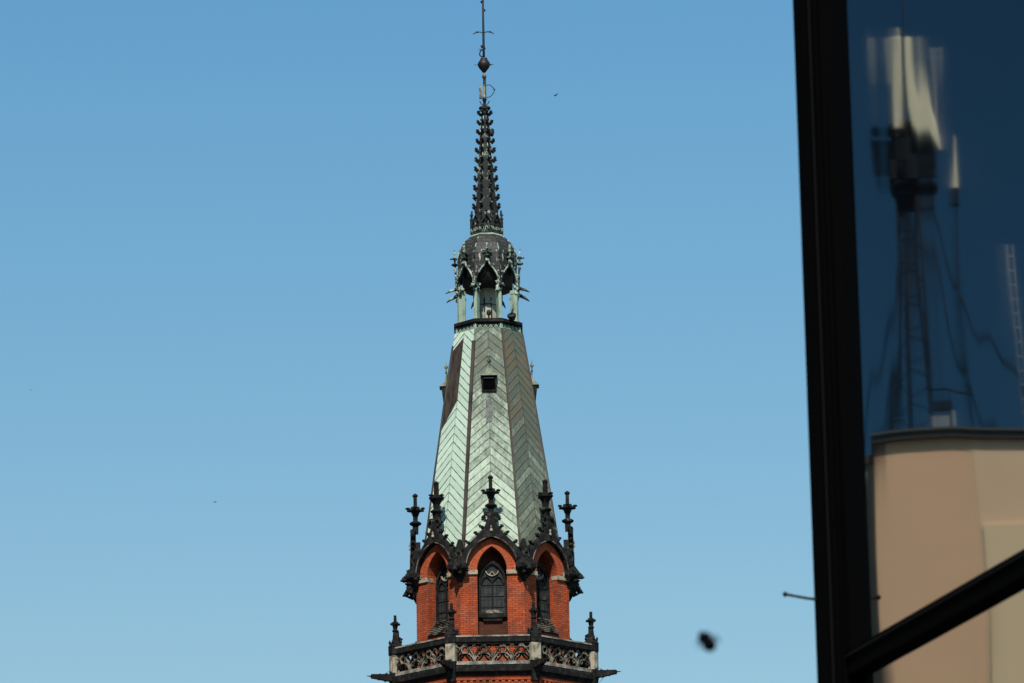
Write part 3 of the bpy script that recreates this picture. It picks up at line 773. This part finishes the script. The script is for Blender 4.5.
b = MB(); b.tube(spline([(.05, 0, 57.54), (.22, 0, 57.55), (.33, 0, 57.46), (.42, 0, 57.34), (.34, 0, 57.16), (.22, 0, 57.04), (.05, 0, 57.02)], 4), .018, 5); b.tube([(.36, 0, 57.36), (.46, 0, 57.34)], .02, 5); b.build('hoop', 'iron', tower)
b = MB(); b.lathe([(.04, 58.08), (.10, 58.16), (.22, 58.32), (.265, 58.43), (.25, 58.52), (.17, 58.64), (.13, 58.68), (.15, 58.72), (.05, 58.75)], 16)
bo = b.build('ball', 'ball', tower)
b = MB(); b.tube([(-.40, 0, 58.44), (.40, 0, 58.44)], .012, 5); b.blob((.28, 0, 58.44), (.05, .04, .04), 1); b.build('spike', 'iron', bo)
b = MB(); b.lathe([(.05, 58.7), (.05, 59.3), (.045, 60.3), (.04, 61.5)], 8)
b.tube(spline([(-.02, 0, 58.78), (-.15, 0, 58.85), (-.16, 0, 58.98), (-.08, 0, 59.1), (0, 0, 59.02)], 4), .03, 5)
for i, (x, z, r_) in enumerate(((-.06, 59.25, .07), (.03, 59.18, .06), (-.02, 59.1, .06), (.05, 60.84, .06), (-.05, 61.2, .06), (-.03, 61.35, .05), (0, 59.92, .045), (0, 59.82, .05))): b.blob((x, 0, z), r_, i, .5)
b.tube([(-.22, 0, 59.12), (.1, 0, 59.14)], .012, 4)
rd = b.build('vane_rod', 'iron', tower)
b = MB()
for s_ in (-1, 1):
    b.tube(spline([(0, 0, 59.82), (s_ * .12, 0, 59.88), (s_ * .24, 0, 59.88), (s_ * .36, 0, 59.84), (s_ * .42, 0, 59.79)], 4), [.022] * 16 + [.014], 5)
    b.blob((s_ * .27, 0, 59.88), (.07, .02, .045), 3, .5)
b.build('cross_arm', 'iron', rd)

# ------------------------------------------------------------------ glass-fronted building at the right edge
FA = R(-14.5)
gb = empty('glass_fronted_building', (1.153, 13.952, 0), atan2(-cos(FA), -sin(FA)))
tag(gb, 'black framed mirror glass building front close at the right edge of the view', 'building')
# local frame: +x runs along the front towards the camera, -y points out into the street, z up
b = MB(); b.box(-.42, 11.6, .12, 8, 0, 9.4); b.build('wall', 'frame', gb)
b = MB(); b.box(-.44, 11.6, -.03, 8.0, 9.4, 9.6); b.build('roof', 'frame', gb)
def glass_pane(x0, x1, z0, z1, seed):
    nx, nz = 60, 90; b = MB(); vs = []
    for j in range(nz + 1):
        for i in range(nx + 1):
            x = x0 + (x1 - x0) * i / nx; z = z0 + (z1 - z0) * j / nz
            e = min(1, min(i, nx - i) / 4)
            # float-glass roller wave and slight pillowing
            w = .00022 * sin(z * 2.3 + seed) * cos(x * 3.3 + seed) + .00006 * sin(x * 13.0 + 1.8 * sin(z * 1.5) + seed * 2) + .00003 * sin(x * 31.0 + 2.0 * sin(z * 1.1)) + .00012 * mnoise.noise(Vector((x * 3.0, z * 0.9, seed)))
            w -= .0012 * cos((x - .75) * 2.6) * sin((z - 4.9) * .9) * math.exp(-((z - 4.9) / .8) ** 2)
            vs.append((x, .03 + w, z))
    fs = [(j * (nx + 1) + i, j * (nx + 1) + i + 1, (j + 1) * (nx + 1) + i + 1, (j + 1) * (nx + 1) + i) for j in range(nz) for i in range(nx)]
    b.add(vs, fs, smooth=True)
    b.box(x0, x1, .034, .05, z0, z1)
    return b.build('window_pane', 'glass', gb)
xs = [-.197, 2.9, 5.8, 8.7, 11.6]
ROWS = [(0.5, 4.165), (4.245, 8.9)]
for i in range(4):
    for j, (z0, z1) in enumerate(ROWS): glass_pane(xs[i] + (.0 if i == 0 else .06), xs[i + 1] - .06, z0, z1, i * 3 + j + 1)
# corner post: stepped profile
def vpost(pts, z0, z1, name, mat):     # outline (x,y) extruded in z
    b = MB(); b.loft([[(x, y, z0) for x, y in pts], [(x, y, z1) for x, y in pts]]); return b.build(name, mat, gb)
vpost([(-.445, .12), (-.445, -.03), (-.35, -.03), (-.35, -.045), (-.30, -.045), (-.30, -.032), (-.215, -.032), (-.215, -.02), (-.197, -.02), (-.197, .12)], 0, 9.4, 'corner_post', 'frame')
b = MB(); b.box(-.375, -.36, -.036, -.0302, 0, 9.4); b.box(-.27, -.255, -.036, -.0322, 0, 9.4); b.build('post_ridge', 'frame_edge', gb)
b = MB(); b.loft([[(-.197, -.015, z), (-.197 + w, -.005, z), (-.197 + w, .03, z), (-.197, .03, z)] for z, w in ((4.24, .04), (6.5, .005), (8.9, .002))]); b.build('gasket', 'frame', gb)
for x in xs[1:]:
    b = MB(); b.box(x - .06, x + .06, -.06, .11, 0, 9.4); b.build('mullion', 'frame', gb)
for z0, z1, d in ((4.165, 4.245, .008), (8.9, 9.4, .03), (0.0, .5, .03)):
    b = MB()
    for i in range(4): b.box(xs[i] + (.001 if i == 0 else .061), xs[i + 1] - .061, -d, .10, z0, z1)
    b.build('rail', 'frame', gb)
b = MB(); b.box(-.19, 2.83, -.016, -.0085, 4.222, 4.230); b.build('rail_edge', 'frame_edge', gb)
b = MB(); b.tube([(-.43, -.02, 4.468), (-.43, -.06, 4.471), (-.43, -.135, 4.482)], [.0055, .005, .005], 6)
b.blob((-.43, -.138, 4.4825), .009, 1, .1, 2); b.build('bracket_rod', 'iron', gb)

# ------------------------------------------------------------------ what the glass mirrors: buildings across the street, behind and to the left
MC = Vector((4.61 * 2 * .9681, 4.61 * 2 * .2504, 1.6))      # where the camera appears behind the glass: used only to set the view distance of the block
VA = R(-29 - 5.95)
def blk(name, dist, dx=0, z=0):
    d = Vector((sin(VA), cos(VA), 0)); r_ = Vector((cos(VA), -sin(VA), 0))
    p = MC + d * dist + r_ * dx
    return empty(name, (p.x, p.y, z), -VA)
# block local frame: +x to the right for someone facing it, -y towards the street
bb = blk('tan_building', 95); tag(bb, 'flat roofed tan rendered building mirrored in the lower glass pane', 'building')
ZR = 24.05
b = MB(); b.box(-.36, 1.55, 0, 12, 0, ZR); b.build('wall', 'tan', bb)
b = MB(); b.box(-24, -.36, -.02, 12, 0, ZR - .001); b.build('wall', 'tan_light', bb)
b = MB(); b.box(-14, -.50, -.10, -.02, 3, ZR - 1.95); b.build('cream_panel', 'cream', bb)
b = MB(); b.box(-24.2, 1.70, -.18, 12.1, ZR, ZR + .16); co_ = b.build('cornice', 'cornice', bb)
b = MB(); b.box(-24.25, 1.76, -.24, 12.15, ZR + .162, ZR + .22); b.build('gutter', 'cornice_edge', co_)
b = MB()
for x in (-4.4, -7.8, -11.2, -14.6, -18, -21.4):
    for z in (4, 7.5, 11, 14.5, 18): b.box(x, x + 1.2, -.14, -.04, z, z + 1.8)
b.build('window_row', 'slate', bb)
gw = blk('grey_building', 96.5, 1.35 + 4); tag(gw, 'dark grey building mirrored beside the tan one along the black frame', 'building')
b = MB(); b.box(-4, 9, 0, 9, 0, ZR - .1); b.build('wall', 'grey_wall', gw)
b = MB(); b.box(-4, 9.1, -.1, 9.1, ZR - .1, ZR + .1); b.build('cornice', 'cornice', gw)
b = MB(); b.box(-3.95, -3.8, -.12, -.02, 2, ZR - .3); b.build('downpipe', 'steel', gw)
# roof masts
ms = blk('antenna_mast', 97.5, .82, ZR + .222); tag(ms, 'guyed roof mast carrying tall cream antenna panels, mirrored in the upper glass', 'antenna mast')
b = MB()
for sx, sy in ((-1, -1), (1, -1), (0, 1)):
    b.tube([(sx * .55, sy * .5, 0), (sx * .32, sy * .3, 5.8)], .06, 6)
for i in range(8):
    z0, z1 = i * .72, (i + 1) * .72; w0, w1 = .55 - .23 * z0 / 5.8, .55 - .23 * z1 / 5.8
    b.tube([(-w0, -w0 * .9, z0), (w1, -w1 * .9, z1)], .014, 4); b.tube([(w0, -w0 * .9, z0), (-w1, -w1 * .9, z1)], .014, 4)
b.build('lattice', 'steel_dark', ms)
b = MB()
for q, r_ in ((.30, .05), (-.28, .07), (.05, .05)): b.tube(spline([(q, -.35, 5.7), (q * .6, -.3, 4.2), (q * 1.3 + .05, -.4, 2.4), (q * 2.2, -.5, 0)], 5), r_, 6)
b.build('cable_bundle', 'steel_dark', ms)
b = MB(); b.lathe([(.15, 5.5), (.62, 5.7), (.70, 5.76), (.70, 5.84), (.1, 5.86)], 12)
for i in range(40):
    a = random.uniform(0, 2 * pi); r_ = random.uniform(.1, .62); z = random.uniform(5.45, 6.8); q = random.uniform(.08, .24)
    b.box(r_ * cos(a) - q, r_ * cos(a) + q, r_ * sin(a) - q, r_ * sin(a) + q, z - q, z + q * 1.3)
for k in range(8):
    a = 2 * pi * k / 8; b.tube([(.68 * cos(a), .68 * sin(a), 5.8), (.68 * cos(a), .68 * sin(a), 7.1)], .02, 5)
b.lathe([(.66, 7.05), (.70, 7.05), (.70, 7.1), (.66, 7.1)], 16)
b.build('platform', 'steel_dark', ms)
def antenna(x, y, w, z0, z1, mat='panel'):
    b = MB(); b.loft([[(x + sx * w * f, y + sy * .10 * f, z) for sx, sy in ((-1, -.6), (-.6, -1), (.6, -1), (1, -.6), (1, 1), (-1, 1))] for z, f in ((z0, .85), (z0 + .05, 1), (z1 - .05, 1), (z1, .85))])
    b.tube([(x, y + .16, z0 - .3), (x, y + .16, z1 + .25)], .025, 6); b.build('antenna_panel', mat, ms)
antenna(.25, -.62, .11, 6.95, 8.95); antenna(.47, .1, .04, 7.0, 8.95, 'steel'); antenna(-.72, .45, .045, 7.0, 8.8, 'steel')
b = MB()                                   # broad cream shroud that leans out at its foot
b.loft([[(-.23 - lean + sx * w, -.58 + sy * .10, z) for sx, sy in ((-1, -.6), (-.6, -1), (.6, -1), (1, -.6), (1, 1), (-1, 1))] for z, lean, w in
        ((6.45, .62, .04), (6.7, .46, .15), (7.0, .27, .23), (7.4, .12, .23), (7.9, .04, .21), (8.4, .0, .20), (8.93, 0, .19))])
b.build('antenna_shroud', 'panel', ms)
b = MB(); b.lathe([(.05, 5.8), (.04, 9.9)], 6); b.build('mast_pole', 'steel_dark', ms)
b = MB()
for dx in (-3.4, -1.9, .9, 1.5): b.tube([(dx * .12, 0, 5.4), (dx * .5, 0, 2.6), (dx, .2, .0)], .035, 4)
b.build('guy_wire', 'steel_dark', ms)
ms.scale = (1.0, 1.0, 1.13)
m2 = blk('whip_mast', 98, -.5, ZR + .222); tag(m2, 'slim roof pole with one small pale panel, mirrored right of the big mast', 'antenna mast')
b = MB(); b.lathe([(.04, 0), (.03, 7.6)], 6); b.build('pole', 'steel_dark', m2)
b = MB(); b.loft([[(sx * w, sy * .08 - .12, z) for sx, sy in ((-1, -1), (1, -1), (1, 1), (-1, 1))] for z, w in ((6.6, .13), (7.1, .09), (7.9, .02))]); b.build('antenna_panel', 'panel', m2)
b = MB(); b.box(-.12, .14, -.2, .1, 6.2, 6.55); b.build('radio_unit', 'steel_dark', m2)
m3 = blk('ladder_mast', 97, -1.66, ZR + .222); tag(m3, 'thin grey ladder mast at the right edge of the mirrored roof', 'mast')
b = MB()
for s_ in (-1, 1): b.tube([(s_ * .12, 0, 0), (s_ * .12, 0, 4.9)], .022, 5)
for i in range(14): b.tube([(-.12, 0, .2 + i * .34), (.12, 0, .2 + i * .34)], .014, 4)
b.build('ladder', 'steel', m3)
m4 = blk('roof_cabinet', 96, .02, ZR + .222); tag(m4, 'small pale equipment cabinet on the mirrored roof edge below the mast', 'cabinet')
b = MB(); b.box(-.14, -.03, -.2, .2, .12, .62); b.box(.12, .26, -.2, .2, .16, .50); b.build('casing', 'steel', m4)
b = MB(); b.tube([(.05, 0, 0), (.05, 0, 1.1)], .03, 6); b.tube([(-.6, 0, 1.05), (.5, 0, 1.22)], .025, 5); b.box(-.05, .2, -.15, .15, .68, .86); b.build('bracket', 'steel_dark', m4)

# ------------------------------------------------------------------ insect and birds in the air
ins = empty('flying_insect', (0.2635, 5.8886, 2.7200)); ins.rotation_euler = (0, R(48), R(20)); ins.scale = (1.35, 1.95, 1.95)
tag(ins, 'blurred black flying insect close to the camera, low left of the black frame', 'insect')
b = MB(); b.blob((-.0045, 0, 0), (.0055, .0052, .0052), 1, .1, 2); b.blob((.0045, 0, -.0003), (.0080, .0052, .005), 2, .1, 2); b.blob((-.0098, 0, .0), (.0024, .0028, .0024), 3, .1, 2)
for s_ in (-1, 1):
    for i in range(3): b.tube([(-.006 + i * .003, s_ * .003, -.003), (-.006 + i * .004, s_ * .006, -.007)], .0004, 4)
b.build('body', 'bug', ins)
for s_ in (-1, 1):
    b = MB(); P = [(-.003, s_ * .002, .004), (.001, s_ * .006, .006), (.008, s_ * .007, .006), (.010, s_ * .004, .005), (.003, s_ * .002, .004)]
    b.add(P + [(p[0], p[1], p[2] + .0002) for p in P], [tuple(range(5)), tuple(range(9, 4, -1))] + [(i, (i + 1) % 5, (i + 1) % 5 + 5, i + 5) for i in range(5)]); b.build('wing', 'wing', ins)
def bird(loc, ry, rz, s, label, spread=1.0):
    o = empty('bird', loc); o.rotation_euler = (0, ry, rz)
    tag(o, label, 'bird', 'small birds far off in the sky')
    b = MB(); b.tube([(-.10 * s, 0, 0), (-.07 * s, 0, .005 * s), (0, 0, 0), (.07 * s, 0, 0), (.12 * s, 0, 0)], [.006 * s, .022 * s, .028 * s, .018 * s, .006 * s], 8)
    for q in (-1, 1): b.add([(.08 * s, 0, 0), (.17 * s, q * .035 * s, 0), (.15 * s, q * .005 * s, .003 * s), (.09 * s, 0, .004 * s)], [(0, 1, 2, 3)])
    b.build('body', 'bird', o)
    for q in (-1, 1):
        w = MB(); P = [(-.045, .02, 0), (-.02, .10, .03 * spread), (.03, .20, .02 * spread), (.01, .10, .025 * spread), (.03, .02, 0)]
        P = [(x * s, q * y * s, z * s) for x, y, z in P]
        w.add(P + [(p[0], p[1], p[2] - .006 * s) for p in P], [tuple(range(5)), tuple(range(9, 4, -1))] + [(i, (i + 1) % 5, (i + 1) % 5 + 5, i + 5) for i in range(5)]); w.build('wing', 'bird', o)
bird((1.688, 142.59, 48.12), R(-40), R(35), .85, 'small dark bird in flight just right of the spire top')
bird((-13.905, 194.61, 45.58), 0, R(5), .7, 'tiny dark bird level with the finials, far left of the tower', .3)
bird((-24.496, 211.886, 55.49), R(0), R(80), .45, 'faintest and smallest bird, a speck near the left edge of the sky')
